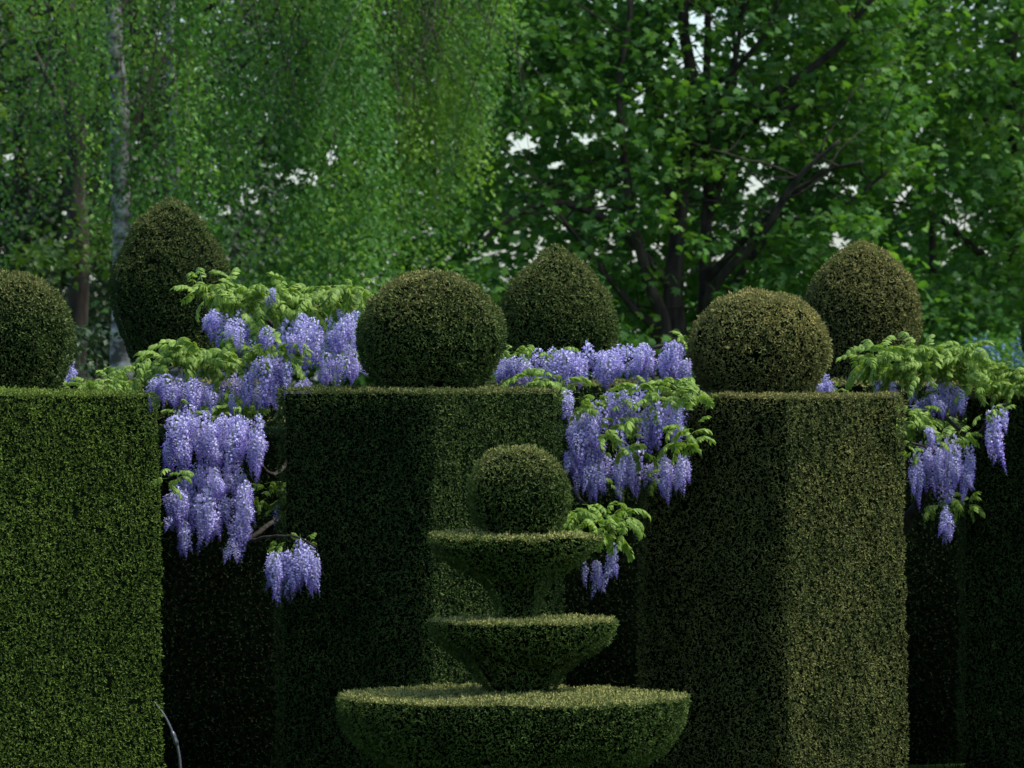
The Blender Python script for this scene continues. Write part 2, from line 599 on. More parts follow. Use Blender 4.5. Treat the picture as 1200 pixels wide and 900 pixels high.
hrot = math.atan2(2.1, 3.34)
hb = np.array([0.38, 27.65, 0.0]) + 0.45 * np.array([-math.sin(hrot), math.cos(hrot), 0])
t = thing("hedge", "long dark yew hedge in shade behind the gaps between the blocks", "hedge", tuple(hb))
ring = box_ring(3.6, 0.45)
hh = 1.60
g = yew_part(ring, [(1.02, 0), (1.0, hh - 0.02), (0.98, hh), (0.6, hh + .003)], rotz=hrot, seed=71, tint=-0.2, fresh_base=0.0, cell=0.0165, size=0.0165, skip=[(370, 620), (790, 1025), (-400, 140), (1175, 1600)],  # tint below zero puts the recess shade into the needle colour
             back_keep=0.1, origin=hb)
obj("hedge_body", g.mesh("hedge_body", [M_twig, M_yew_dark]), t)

# --- the tiered fountain topiary
FD = 24.0
fb = at(606, HORIZON, FD); fb[2] = 0
t = thing("topiary_fountain", "yew clipped as a tiered fountain of three bowls under a ball", "topiary", tuple(fb))


def tier(name, prof, cx, seed, fresh_toplight=0.9, **k):
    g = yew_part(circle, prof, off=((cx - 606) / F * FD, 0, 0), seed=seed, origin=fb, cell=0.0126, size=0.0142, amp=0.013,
                 fresh_toplight=fresh_toplight, fresh_base=0.03, tint=0.5, **k)
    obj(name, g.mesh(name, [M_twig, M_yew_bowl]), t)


def bowl_prof(pts, rim_hw, rim_y, stem_hw, lip=3.5):
    """side profile up to the rim, then a softened lip and the flat top in to the stem"""
    p = smooth_prof(dome(pts, FD), 24)
    e = lip / F * FD
    r0, z0 = rim_hw / F * FD, H + (HORIZON - rim_y) / F * FD
    for a in (30, 60, 90):
        p.append((r0 - e + e * math.cos(R(a)), z0 - e + e * math.sin(R(a))))
    p += [((rim_hw + stem_hw) * 0.5 / F * FD, z0 + 0.004), (stem_hw * 0.7 / F * FD, z0 + 0.004)]
    return p


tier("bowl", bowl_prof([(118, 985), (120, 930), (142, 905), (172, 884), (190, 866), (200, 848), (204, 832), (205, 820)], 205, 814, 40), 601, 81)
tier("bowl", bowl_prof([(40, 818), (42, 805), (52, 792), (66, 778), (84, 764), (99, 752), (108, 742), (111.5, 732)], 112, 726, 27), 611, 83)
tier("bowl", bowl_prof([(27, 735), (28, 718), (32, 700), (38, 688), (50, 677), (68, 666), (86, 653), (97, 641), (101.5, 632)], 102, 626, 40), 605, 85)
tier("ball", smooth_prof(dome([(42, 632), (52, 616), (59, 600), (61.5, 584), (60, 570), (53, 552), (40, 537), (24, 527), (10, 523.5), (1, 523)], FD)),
     609, 87, fresh_toplight=0.7)

# ------------------------------------------------------------------ ground
g = Geo()
n = 41
xs = np.concatenate([-np.geomspace(900, 4, 14), np.linspace(-3.5, 3.5, 13), np.geomspace(4, 900, 14)])
ys = np.concatenate([[-60, -10, 5, 12], np.linspace(18, 34, 13), np.geomspace(38, 1800, 14)])
X, Y = np.meshgrid(xs, ys)
Z = 0.012 * np.sin(X * 1.3 + Y * .7) * np.exp(-((Y - 26) / 60) ** 2) - 0.012
V = np.column_stack([X.ravel(), Y.ravel(), Z.ravel()])
f = [(r * len(xs) + c, r * len(xs) + c + 1, (r + 1) * len(xs) + c + 1, (r + 1) * len(xs) + c) for r in range(len(ys) - 1) for c in range(len(xs) - 1)]
g.add(V, f)
lawn = obj("lawn", g.mesh("lawn", [M_lawn], True), kind="structure")
lawn["label"] = "dark green lawn under the hedges"

g = Geo()
N = 16000
P = np.column_stack([rng.uniform(-2.4, 2.6, N), rng.uniform(23.0, 28.7, N), np.full(N, -0.02)])
blade = np.array([[-.07, 0, 0], [.07, 0, 0], [.05, .06, .55], [0.0, .2, 1.0], [-.05, .06, .55]])
ax = unit(np.column_stack([rng.normal(0, .3, N), rng.normal(0, .3, N), np.ones(N)]))
g.scatter(blade, [(0, 1, 2, 4), (4, 2, 3)], frames(ax), P, rng.uniform(.02, .045, N), 0, rng.uniform(0, 1, N))
gr = obj("grass", g.mesh("grass", [M_grass]), kind="stuff")
gr["label"] = "short grass in the shade at the foot of the hedges"
gr["category"] = "grass"

# ------------------------------------------------------------------ wisteria
SRC, REST, COUNT, REST_LEAF = {}, {}, {}, {}


def raceme_mesh(seed, nfl=92, L=0.27):
    r = np.random.default_rng(seed)
    g = Geo()
    bend = r.normal(0, 0.02, 2)
    tz = np.linspace(0, 1, 7)
    tube(g, np.column_stack([bend[0] * tz ** 2, bend[1] * tz ** 2, 0.03 - (L + .03) * tz]), np.linspace(.0022, .0010, 7), 4, 1, 0.2)
    # floret: standard petal (two folded quads), wings and keel (small darker diamond)
    std_v = np.array([[0, 0, 0], [-.55, .15, .42], [-.42, .05, .95], [0, .22, 1.05], [.42, .05, .95], [.55, .15, .42]])
    std_f = [(0, 1, 2, 3), (0, 3, 4, 5)]
    keel_v = np.array([[0, 0.02, 0], [-.24, -.45, .10], [0, -.78, .30], [.24, -.45, .10], [0, -.38, .34]])
    keel_f = [(0, 1, 4), (1, 2, 4), (2, 3, 4), (3, 0, 4)]
    t = ((np.arange(nfl) + r.uniform(0, 1, nfl)) / nfl) ** 0.92
    az = np.arange(nfl) * 2.39996 + r.normal(0, .25, nfl)
    ta = r.uniform(.8, 1.5)
    prof = np.interp(t, [0, .06, .2, .45, .75, 1], [.40, .85, 1.0, .82, .44, .10]) ** ta * r.uniform(.85, 1.12)
    rad = 0.030 * prof * r.uniform(.75, 1.15, nfl)
    P = np.column_stack([bend[0] * t ** 2 + rad * np.cos(az), bend[1] * t ** 2 + rad * np.sin(az), -L * t + r.normal(0, .004, nfl)])
    out = np.column_stack([np.cos(az), np.sin(az), np.zeros(nfl)])
    # local frame: -Y outward, Z up
    yv = -unit(out + r.normal(0, .25, (nfl, 3)))
    zv = unit(np.array([0, 0, 1.0]) + 0.25 * out + r.normal(0, .22, (nfl, 3)))
    xv = unit(np.cross(yv, zv)); zv = np.cross(xv, yv)
    Rm = np.stack([xv, yv, zv], axis=2)
    S = 0.0150 * np.interp(t, [0, .15, .6, .85, 1], [.95, 1.1, .95, .62, .4]) * r.uniform(.85, 1.15, nfl)
    ob = r.uniform(.3, .7)
    open_ = np.interp(t, [0, ob, (ob + 1) / 2, 1], [0, .10, .45, .85]) + r.uniform(-.06, .10)
    tone = np.clip(.10 + open_ * .8 + r.normal(0, .10, nfl), 0, 1)
    op = t < .93
    g.scatter(std_v, std_f, Rm[op], P[op], S[op], 0, tone[op], ttone=np.array([.18, .0, -.02, -.04, -.02, 0]))
    g.scatter(keel_v, keel_f, Rm, P, S, 0, np.clip(tone + .38, 0, 1))
    # short stalks
    sv = np.array([[-.04, 0, 0], [.04, 0, 0], [.03, 1, 0], [-.03, 1, 0]])
    g.scatter(sv, [(0, 1, 2, 3)], Rm, P, rad, 1, 0.3)
    me = g.mesh("flower_cluster", [M_petal, M_wist_leaf])
    SRC[me.name] = g
    return me


def bud_raceme_mesh(seed):
    """long loose raceme, mostly bud and bare stalk"""
    return raceme_mesh(seed, nfl=44, L=0.27)


def leaf_mesh(seed, pairs=6, L=0.24):
    r = np.random.default_rng(seed)
    g = Geo()
    t = np.linspace(0, 1, 8)
    droop = r.uniform(.25, .5)
    path = np.column_stack([r.normal(0, .02) * t ** 2, L * t * (1 - .18 * t * t), L * (0.22 * t - droop * t ** 2.2)])
    tube(g, path, np.linspace(.0020, .0008, 8), 4, 0, 0.6)
    lv = np.array([1.12, 1, 1]) * np.array([[0, 0, 0], [.20, .22, -.02], [.25, .5, -.06], [.13, .8, -.16], [0, 1.02, -.28], [-.13, .8, -.16], [-.25, .5, -.06], [-.20, .22, -.02], [0, .35, .045], [0, .7, -.04]])
    lf = [(0, 1, 8), (1, 2, 9, 8), (2, 3, 9), (3, 4, 9), (4, 5, 9), (5, 6, 9), (6, 7, 8, 9), (7, 0, 8)]
    Ps, Rs, Ss = [], [], []
    for k in range(pairs * 2 + 1):
        if k == pairs * 2:
            tt, sgn = 1.0, 0
        else:
            tt, sgn = .28 + .66 * (k // 2) / (pairs - 1), (1 if k % 2 else -1)
        i = tt * 7
        j = min(int(i), 6)
        p = path[j] + (path[j + 1] - path[j]) * (i - j)
        d = unit(path[j + 1] - path[j])
        sd = np.array([1.0, 0, 0]) * sgn
        y = unit(d * (.55 if sgn else 1.0) + sd * .85 + np.array([0, 0, -1.0]) * r.uniform(.25, .75) + r.normal(0, .10, 3))
        z = unit(np.cross(np.cross(y, np.array([0, 0, 1.0]) + r.normal(0, .15, 3)), y))
        x = np.cross(y, z)
        Ps.append(p); Rs.append(np.stack([x, y, z], axis=1))
        Ss.append(L * r.uniform(.25, .34) * (1 - .25 * abs(tt - .6)))
    Ss = np.array(Ss)
    g.scatter(lv, lf, np.array(Rs), np.array(Ps), Ss, 0, np.clip(r.normal(.5, .18, len(Ps)), 0, 1))
    me = g.mesh("leaf", [M_wist_leaf])
    SRC[me.name] = g
    return me


RACEMES = [raceme_mesh(100 + i, 70 + 3 * i) for i in range(14)]
LOOSE = [bud_raceme_mesh(130 + i) for i in range(3)]
LEAVES = [leaf_mesh(200 + i, pairs=4 + i % 3) for i in range(10)]
py = random.Random(5)


def raceme(root, px, py_, Lpx, D, wide=1.0, loose=False, back=False):
    base = np.array(root.location)
    p = at(px, py_, D) - base
    s = Lpx / F * D / 0.27
    me = py.choice(LOOSE if loose else RACEMES)
    c = COUNT.setdefault(root.name, {"f": 0, "l": 0})
    if c["f"] >= 298 or back:
        w = wide * py.uniform(.85, 1.05) * (0.5 + 0.5 * min(s, 1.2))
        a = py.uniform(0, 6.28)
        Rm = np.array([[math.cos(a), -math.sin(a), 0], [math.sin(a), math.cos(a), 0], [0, 0, 1]]) @ np.diag([w, w, s])
        src = SRC[me.name]
        g = REST.setdefault(root.name, Geo())
        n0 = g.n
        for v, t_, u_ in zip(src.v, src.t, src.u):
            g.v.append(v @ Rm.T + p); g.t.append(t_); g.u.append(u_)
        for f, m in src.f:
            g.f.append((f + n0, m))
        g.n += src.n
        return None
    c["f"] += 1
    o = obj("flower_cluster", me, root, tuple(p))
    w = wide * py.uniform(.72, 1.02) * (0.5 + 0.5 * min(s, 1.2))
    o.scale = (w, w, s)
    o.rotation_euler = (py.gauss(0, .07), py.gauss(0, .07), py.uniform(0, 6.28))
    return o


def raceme_box(root, x0, x1, y0, y1, D, dens=1.0, dd=0.10, wide=1.0, loose=False, back=False):
    w = x1 - x0
    n = max(1, int(round(w / 10.5 * (2.6 if not back else 2.2) * dens)))
    m = 8 if w > 18 else w * .35
    for k in range(n):
        fx = (k + py.uniform(.15, .85)) / n
        px = x0 + m + (w - 2 * m) * fx
        hmax = y1 - y0
        edge = 1 - .30 * abs(fx - .5) * 2
        top = y0 + (py.uniform(0, .36) + .30 * (2 * fx - 1) ** 2) * hmax
        L = (y1 - top) * py.uniform(.50, 1.16) * edge
        raceme(root, px, top, max(L, 18), D + py.uniform(-dd, dd), wide, loose, back)


def leaf(root, px, py_, D, scale=1.0, out=None, fresh=False):
    base = np.array(root.location)
    p = at(px, py_, D) - base
    s = scale * py.uniform(.75, 1.15)
    a = py.uniform(0, 6.28) if out is None else out + py.gauss(0, .6)
    e = Euler((py.gauss(.0, .5), py.gauss(0, .4), a))
    me = py.choice(LEAVES)
    c = COUNT.setdefault(root.name, {"f": 0, "l": 0})
    c["l"] += 1
    if c["l"] > 295:                      # past the countable ones: joined
        Rm = np.array(e.to_matrix()) * s
        src = SRC[me.name]
        g = REST_LEAF.setdefault(root.name, Geo())
        n0 = g.n
        for v, t_, u_ in zip(src.v, src.t, src.u):
            g.v.append(v @ Rm.T + p); g.t.append(t_); g.u.append(u_)
        for f, m in src.f:
            g.f.append((f + n0, m))
        g.n += src.n
        return None
    o = obj("leaf", me, root, tuple(p))
    o.scale = (s, s, s)
    o.rotation_euler = e
    return o


LEAFY = {'wisteria': 1.25, 'wisteria.001': .95, 'wisteria.002': 1.35}


def leaf_box(root, x0, x1, y0, y1, D, n, scale=0.75, dd=0.14):
    n = max(2, int(n * 2.0 * LEAFY[root.name])); scale *= .76
    for k in range(n):
        # leaf bases sit in the upper part of the mass, tips hang below
        px = x0 + (x1 - x0) * (k + py.uniform(0, 1)) / n
        yy = y0 + 6 + (y1 - y0) * py.uniform(0, .72)
        leaf(root, px, yy, D + py.uniform(-dd, dd), scale)


def vine(root, pts, r0, r1, name="branch"):
    base = np.array(root.location)
    g = Geo()
    p = spline([at(*q) - base for q in pts], 8 * len(pts))
    p += (np.column_stack([noise3(p * 1.0, .07, s_) for s_ in (3, 4, 5)]) - .5) * r0 * 1.2
    tube(g, p, np.linspace(r0, r1, len(p)), 7, 0)
    return obj(name, g.mesh(name, [M_vine], True), root)


def root_at(px, D):
    b = at(px, HORIZON, D); b[2] = 0.0
    return tuple(b)


# left plant: between the bright green block and the middle block
W1 = thing("wisteria", "wisteria pouring from the gap right of the bright green block", "wisteria", root_at(300, 27.2), "wisterias in bloom")
vine(W1, [(356, 935, 27.2), (354, 800, 27.2), (350, 690, 27.2), (348, 600, 27.0), (346, 540, 26.9), (344, 480, 27.0), (330, 440, 27.1), (330, 390, 27.2)], .028, .016)
vine(W1, [(346, 530, 26.9), (316, 556, 26.5), (280, 500, 26.2), (235, 500, 25.9), (200, 490, 25.8)], .011, .005)
vine(W1, [(338, 600, 26.9), (280, 640, 26.2), (300, 632, 25.6), (340, 628, 25.35), (372, 640, 25.3)], .012, .004)
vine(W1, [(325, 450, 27.0), (280, 420, 26.9), (220, 425, 26.8), (165, 440, 26.6)], .014, .005)
vine(W1, [(330, 390, 27.2), (370, 360, 27.1), (420, 350, 27.0)], .014, .006)
vine(W1, [(330, 390, 27.2), (290, 355, 27.1), (240, 345, 27.1)], .012, .005)
for b in [(311, 326, 336, 372), (334, 350, 380, 412), (344, 376, 374, 436), (384, 404, 376, 424), (392, 406, 352, 380), (408, 424, 357, 398)]:
    raceme_box(W1, *b, 26.7, .6)
for b in [(402, 426, 410, 456), (374, 392, 426, 454), (340, 372, 442, 466)]:
    raceme_box(W1, *b, 26.7, 1.0)
for b in [(283, 299, 416, 486), (302, 328, 428, 494), (170, 198, 434, 474), (196, 212, 442, 480), (210, 224, 448, 488), (222, 238, 448, 488),
          (240, 255, 446, 490), (262, 282, 460, 484)]:
    raceme_box(W1, *b, 26.3, .7)
for b in [(188, 226, 478, 564), (206, 236, 474, 520), (228, 264, 490, 562), (260, 290, 486, 562), (288, 317, 486, 568)]:
    raceme_box(W1, *b, 25.75, 1.2, .12, 1.15)
for b in [(238, 268, 546, 592), (275, 300, 556, 640), (188, 226, 568, 630), (209, 223, 600, 660), (226, 261, 574, 648)]:
    raceme_box(W1, *b, 25.55, 1.2, .10, 1.15)
for b in [(232, 262, 352, 404), (258, 292, 368, 420), (300, 326, 376, 416), (330, 384, 366, 442), (380, 430, 362, 424), (366, 430, 402, 460), (282, 346, 404, 480), (165, 250, 436, 488)]:
    raceme_box(W1, *b, 26.25, .75, .08, 1.05)
for b in [(188, 316, 480, 540), (200, 300, 540, 590)]:
    raceme_box(W1, *b, 25.9, .7, .15, 1.0)
raceme_box(W1, 254, 288, 630, 668, 25.6, .8, .08, .9, True)
raceme_box(W1, 308, 336, 638, 706, 25.3, 1.5, .05)
raceme_box(W1, 334, 376, 630, 710, 25.3, 1.6, .06)
raceme_box(W1, 312, 352, 642, 704, 25.34, 1.3, .06)
raceme_box(W1, 345, 378, 636, 700, 25.36, 1.3, .06)
raceme_box(W1, 262, 300, 598, 662, 25.7, .9, .08)
raceme_box(W1, 318, 330, 580, 630, 25.9, .6, .05, .7, True)
raceme_box(W1, 366, 378, 640, 700, 25.3, .8, .03, .6, True)
raceme_box(W1, 70, 94, 422, 456, 26.2, 1.0)
leaf_box(W1, 225, 290, 326, 352, 26.9, 16)
leaf_box(W1, 280, 345, 332, 372, 26.9, 18)
leaf_box(W1, 360, 432, 328, 354, 26.9, 18)
leaf_box(W1, 330, 372, 346, 366, 26.9, 8)
leaf_box(W1, 178, 280, 402, 430, 26.5, 30)
leaf_box(W1, 140, 195, 424, 452, 26.5, 16, .6)
leaf_box(W1, 284, 345, 395, 428, 26.35, 16)
leaf_box(W1, 372, 420, 408, 430, 26.8, 5, .5)
leaf_box(W1, 80, 140, 438, 458, 26.0, 16, .5)
leaf_box(W1, 195, 220, 545, 575, 25.5, 4, .45)
leaf_box(W1, 300, 345, 560, 610, 26.2, 10, .6)
leaf_box(W1, 322, 372, 622, 642, 25.4, 5, .35)
leaf_box(W1, 205, 290, 468, 484, 25.8, 3, .35)
leaf_box(W1, 255, 300, 455, 490, 26.9, 14, .7)

# middle plant: between the middle block and the bronze block
W2 = thing("wisteria", "wisteria with long lilac clusters filling the gap behind the fountain topiary's ball", "wisteria", root_at(712, 27.3), "wisterias in bloom")
vine(W2, [(640, 930, 27.3), (636, 800, 27.3), (640, 680, 27.2), (668, 570, 27.0), (712, 500, 26.9), (712, 440, 27.1)], .030, .018)
vine(W2, [(712, 440, 27.1), (660, 425, 27.1), (600, 425, 27.0)], .014, .006)
vine(W2, [(712, 440, 27.1), (750, 415, 27.0), (805, 400, 26.9)], .014, .006)
vine(W2, [(722, 500, 26.9), (770, 470, 26.6), (815, 480, 26.4)], .012, .004)
vine(W2, [(668, 570, 27.0), (685, 590, 26.5), (720, 620, 26.2)], .010, .004)
for b in [(576, 628, 414, 460), (632, 690, 405, 462), (690, 737, 404, 456), (736, 770, 400, 454), (766, 814, 396, 456)]:
    raceme_box(W2, *b, 26.8, 1.5, .12, 1.12)
for b in [(658, 673, 456, 496), (660, 712, 472, 560), (708, 748, 454, 500), (748, 784, 464, 534), (782, 804, 464, 534), (660, 673, 520, 560),
          (674, 712, 524, 590), (716, 748, 520, 594)]:
    raceme_box(W2, *b, 26.4, 1.6, .14, 1.1)
raceme_box(W2, 766, 792, 526, 600, 26.4, 1.2, .06)
raceme_box(W2, 788, 814, 522, 584, 26.4, 1.2, .06)
raceme_box(W2, 678, 693, 656, 690, 26.2, .7, .04, .8, True)
raceme_box(W2, 690, 710, 648, 700, 26.2, 1.0, .05)
raceme_box(W2, 707, 730, 632, 694, 26.2, 1.0, .05)
raceme_box(W2, 953, 985, 438, 468, 27.7, 1.0, .06)
leaf_box(W2, 584, 624, 402, 420, 26.8, 8, .55)
leaf_box(W2, 640, 664, 402, 412, 26.8, 4, .45)
leaf_box(W2, 606, 662, 432, 462, 26.6, 16, .65)
leaf_box(W2, 674, 728, 456, 484, 26.35, 10, .6)
leaf_box(W2, 744, 816, 444, 474, 26.35, 24, .6)
leaf_box(W2, 700, 756, 486, 545, 26.3, 14, .6)
leaf_box(W2, 792, 822, 490, 526, 26.2, 9, .6)
leaf_box(W2, 660, 735, 584, 640, 26.0, 26, .7)
leaf_box(W2, 785, 812, 386, 402, 26.9, 6, .4)
leaf_box(W2, 690, 750, 545, 575, 26.7, 6, .5)
leaf_box(W2, 740, 780, 540, 560, 26.7, 5, .5)
leaf_box(W2, 800, 835, 450, 462, 26.6, 6, .45)
leaf_box(W2, 968, 990, 452, 464, 27.6, 4, .35)

# right plant: between the bronze block and the block at the right edge
W3 = thing("wisteria", "leafy wisteria with few lilac clusters right of the bronze block", "wisteria", root_at(1100, 28.2), "wisterias in bloom")
vine(W3, [(1030, 912, 28.4), (1034, 800, 28.4), (1046, 650, 28.3), (1106, 540, 27.9), (1098, 480, 28.0), (1110, 430, 28.1)], .034, .02)
vine(W3, [(1098, 480, 28.0), (1140, 510, 27.6), (1165, 480, 27.3), (1178, 474, 27.3)], .010, .004)
vine(W3, [(1112, 540, 27.9), (1085, 525, 27.6), (1068, 520, 27.5)], .010, .004)
vine(W3, [(1110, 430, 28.1), (1060, 420, 28.0), (1025, 425, 28.0)], .012, .005)
vine(W3, [(1110, 430, 28.1), (1150, 430, 28.1), (1205, 440, 28.1)], .012, .005)
for b in [(1024, 1035, 434, 464), (1040, 1053, 446, 466), (1080, 1113, 446, 496), (1111, 1138, 454, 496), (1062, 1078, 446, 470)]:
    raceme_box(W3, *b, 27.75, .9, .08)
for b in [(1083, 1097, 494, 526), (1059, 1086, 524, 600), (1081, 1096, 518, 556), (1091, 1111, 514, 578), (1110, 1128, 506, 590), (1126, 1147, 518, 604),
          (1149, 1178, 478, 556), (1168, 1183, 472, 510), (1096, 1121, 592, 642)]:
    raceme_box(W3, *b, 27.4, 1.1, .06)
raceme_box(W3, 1098, 1125, 560, 596, 27.7, .5, .05, .7, True)
leaf_box(W3, 1010, 1062, 402, 440, 27.8, 24)
leaf_box(W3, 1056, 1150, 398, 446, 27.8, 52, .7)
leaf_box(W3, 1140, 1225, 426, 466, 27.8, 30, .65)
leaf_box(W3, 1056, 1086, 462, 520, 27.7, 14, .65)
leaf_box(W3, 1098, 1140, 500, 520, 27.4, 6, .45)
leaf_box(W3, 1060, 1075, 515, 530, 27.3, 3, .4)
leaf_box(W3, 1150, 1172, 472, 486, 27.3, 3, .4)
leaf_box(W3, 1095, 1145, 575, 600, 27.8, 8, .6)
leaf_box(W3, 1100, 1150, 480, 515, 28.2, 10, .6)

# clusters deeper in, behind the ones one can count
for root, b, D_ in [(W1, (282, 430, 362, 458), 26.85), (W1, (235, 300, 350, 420), 26.9), (W1, (165, 330, 432, 492), 26.6), (W1, (190, 316, 480, 575), 26.15),
                    (W1, (190, 300, 550, 640), 25.9), (W2, (578, 816, 402, 458), 27.05), (W2, (660, 814, 450, 545), 26.75), (W2, (664, 808, 520, 590), 26.7),
                    (W3, (1062, 1140, 440, 500), 28.0), (W3, (1062, 1146, 505, 590), 27.7)]:
    raceme_box(root, *b, D_, .62, .10, 1.05, back=True)
for root in (W1, W2, W3):
    if root.name in REST_LEAF:
        obj("foliage", REST_LEAF[root.name].mesh("foliage", [M_wist_leaf]), root, kind="stuff")
    if root.name in REST:
        obj("flower_mass", REST[root.name].mesh("flower_mass", [M_petal, M_wist_leaf]), root, kind="stuff")

# ------------------------------------------------------------------ bent pipe beside the left block
D = 25.6
b = at(211, HORIZON, D); b[2] = 0
t = thing("pipe", "thin bent grey pipe leaning behind the bright green block's edge", "pipe", tuple(b))
M_pipe, nt, out = new_mat("weathered_metal")
p = nt.nodes.new("ShaderNodeBsdfPrincipled")
p.inputs["Base Color"].default_value = (0.22, 0.22, 0.23, 1); p.inputs["Metallic"].default_value = 0.6; p.inputs["Roughness"].default_value = 0.35
nt.links.new(p.outputs[0], out.inputs[0])
g = Geo()
tube(g, spline([at(x, y, D) - b for x, y in [(212, 960), (211.5, 905), (209, 880), (205, 866), (199, 851), (191, 836), (180, 822)]], 30), np.linspace(.0085, .005, 30), 10)
obj("rod", g.mesh("rod", [M_pipe], True), t)
g = Geo()
tube(g, spline([at(x, y, D - .004) - b for x, y in [(207.5, 874), (204.5, 865), (201, 856)]], 9), [.004, .010, .0125, .0115, .0105, .0115, .0125, .009, .004], 10)
obj("coupling", g.mesh("coupling", [M_pipe], True), t)

# ------------------------------------------------------------------ trees behind
birch_v = np.array([[0, 0, 0], [.38, .42, .03], [.16, .78, 0], [0, 1.05, -.06], [-.16, .78, 0], [-.38, .42, .03]])
birch_f = [(0, 1, 2, 3), (0, 3, 4, 5)]
syc_v = np.array([[0, 0, 0], [.30, .02, .04], [.62, .30, .0], [.36, .46, .05], [.50, .86, -.03], [.18, .78, .05], [0, 1.18, -.10],
                  [-.18, .78, .05], [-.50, .86, -.03], [-.36, .46, .05], [-.62, .30, .0], [-.30, .02, .04], [0, .42, .0]])
syc_f = [(0, 1, 2, 12), (12, 2, 3), (12, 3, 4, 5), (12, 5, 6, 7), (12, 7, 8, 9), (12, 9, 10), (0, 12, 10, 11)]
mid_v = np.array([[0, 0, 0], [.50, .22, -.04], [.44, .70, .05], [0, 1.12, -.12], [-.44, .70, .05], [-.50, .22, -.04], [0, .45, .08]])
mid_f = [(0, 1, 2, 6), (6, 2, 3), (6, 3, 4), (0, 6, 4, 5)]
# places where the far trees leave the sky open (photo px, radii)
GAPS = [(352, 205, 30, 20), (388, 182, 12, 26), (612, 165, 26, 18), (648, 190, 18, 12), (690, 155, 18, 12), (565, 268, 20, 10), (600, 280, 14, 10),
        (815, 60, 26, 40), (870, 50, 34, 38), (835, 20, 40, 22), (930, 20, 18, 14), (905, 150, 20, 12), (880, 215, 20, 22), (1000, 220, 22, 14), (1052, 235, 20, 22),
        (1122, 258, 30, 22), (1062, 290, 14, 12), (965, 190, 14, 10), (10, 180, 10, 14), (800, 245, 8, 30), (845, 300, 20, 8), (980, 278, 18, 14),
        (270, 250, 22, 10), (1190, 170, 12, 12), (40, 15, 20, 5), (510, 200, 10, 7), (620, 205, 16, 8), (660, 262, 14, 10), (1165, 335, 10, 6), (750, 110, 14, 26), (700, 290, 10, 14), (745, 300, 10, 12), (925, 250, 12, 10), (890, 330, 10, 6), (785, 35, 8, 24)]


def in_gap(P, soft=0.75):
    px = 600 + P[:, 0] / P[:, 1] * F
    py_ = HORIZON - (P[:, 2] - H) / P[:, 1] * F
    q = np.full(len(P), 9.0)
    for x, y, a, b_ in GAPS:
        q = np.minimum(q, ((px - x) / a / .82) ** 2 + ((py_ - y) / b_ / .82) ** 2 + noise3(P, .16, 3) * 1.1 - .3)
    return q < 1 + rng.normal(0, soft, len(P))


def leaf_axes(N, droop=0.5):
    """leaf blades: tip direction mostly outward and down, face up"""
    a = rng.uniform(0, 2 * PI, N)
    y = unit(np.column_stack([np.cos(a), np.sin(a), -droop + rng.normal(0, .45, N)]))
    zz = unit(np.array([0, 0, 1.0]) + rng.normal(0, .45, (N, 3)))
    x = unit(np.cross(y, zz)); z = np.cross(x, y)
    return np.stack([x, y, z], axis=2)


def trunk_part(root, name, pts, r0, r1, mat, parent=None):
    base = np.array(root.location)
    g = Geo()
    n = max(12, 6 * len(pts))
    p = spline([at(*q) - base for q in pts], n)
    p[:, :2] += (np.column_stack([noise3(p, .5, 8), noise3(p, .5, 9)]) - .5) * min(r0 * .8, .12)
    rr = np.linspace(r0, r1, n) * (1 + .12 * (noise3(p, .2, 12) - .5))
    tube(g, p, rr, 10, 0)
    return obj(name, g.mesh(name, [mat], True), root)


def crown(root, P, S, tv, tf, mat, droop=.5, tone=0.5, seed=0, name="crown"):
    base = np.array(root.location)
    P = P[~in_gap(P)]
    N = len(P)
    if np.ndim(S):
        S = S[:N]
    tn = np.clip(tone + (noise3(P, .7, seed) - .5) * .8 + (noise3(P, .25, seed + 1) - .5) * .7 + rng.normal(0, .12, N), 0, 1)
    g = Geo()
    A = leaf_axes(N, droop)
    S = np.broadcast_to(np.asarray(S, float), (N,))
    if tv is syc_v:                       # large lobed leaves among smaller plain ones
        big = S > np.quantile(S, .62)
        g.scatter(syc_v, syc_f, A[big], P[big] - base, S[big], 0, tn[big])
        g.scatter(mid_v, mid_f, A[~big], P[~big] - base, S[~big], 0, tn[~big])
    else:
        g.scatter(tv, tf, A, P - base, S, 0, tn)
    return obj(name, g.mesh(name, [mat]), root)


def twigs(root, starts, n, L, r, up=.6, hang=0.0, side=1.0):
    """thin side twigs growing out of the limbs, too fine to pick apart: one part"""
    base = np.array(root.location)
    g = Geo()
    for k in range(n):
        p = starts[rng.integers(len(starts))].copy()
        d = unit(np.array([rng.normal(0, side), rng.normal(0, .6), up + rng.normal(0, .4)]))
        pts = [p]
        l = L * rng.uniform(.5, 1.2)
        for j in range(6):
            d = unit(d + rng.normal(0, .22, 3) - np.array([0, 0, hang]))
            pts.append(pts[-1] + d * l / 6)
        tube(g, np.array(pts) - base, np.linspace(r, r * .3, 7) * rng.uniform(.7, 1.2), 4, 0)
    return obj("twigs", g.mesh("twigs", [M_bark], True), root, kind="stuff")


def along(paths, lo=.25):
    out = []
    for pts in paths:
        q = spline([at(*p) for p in pts], 30)
        out.append(q[int(30 * lo):])
    return np.concatenate(out)


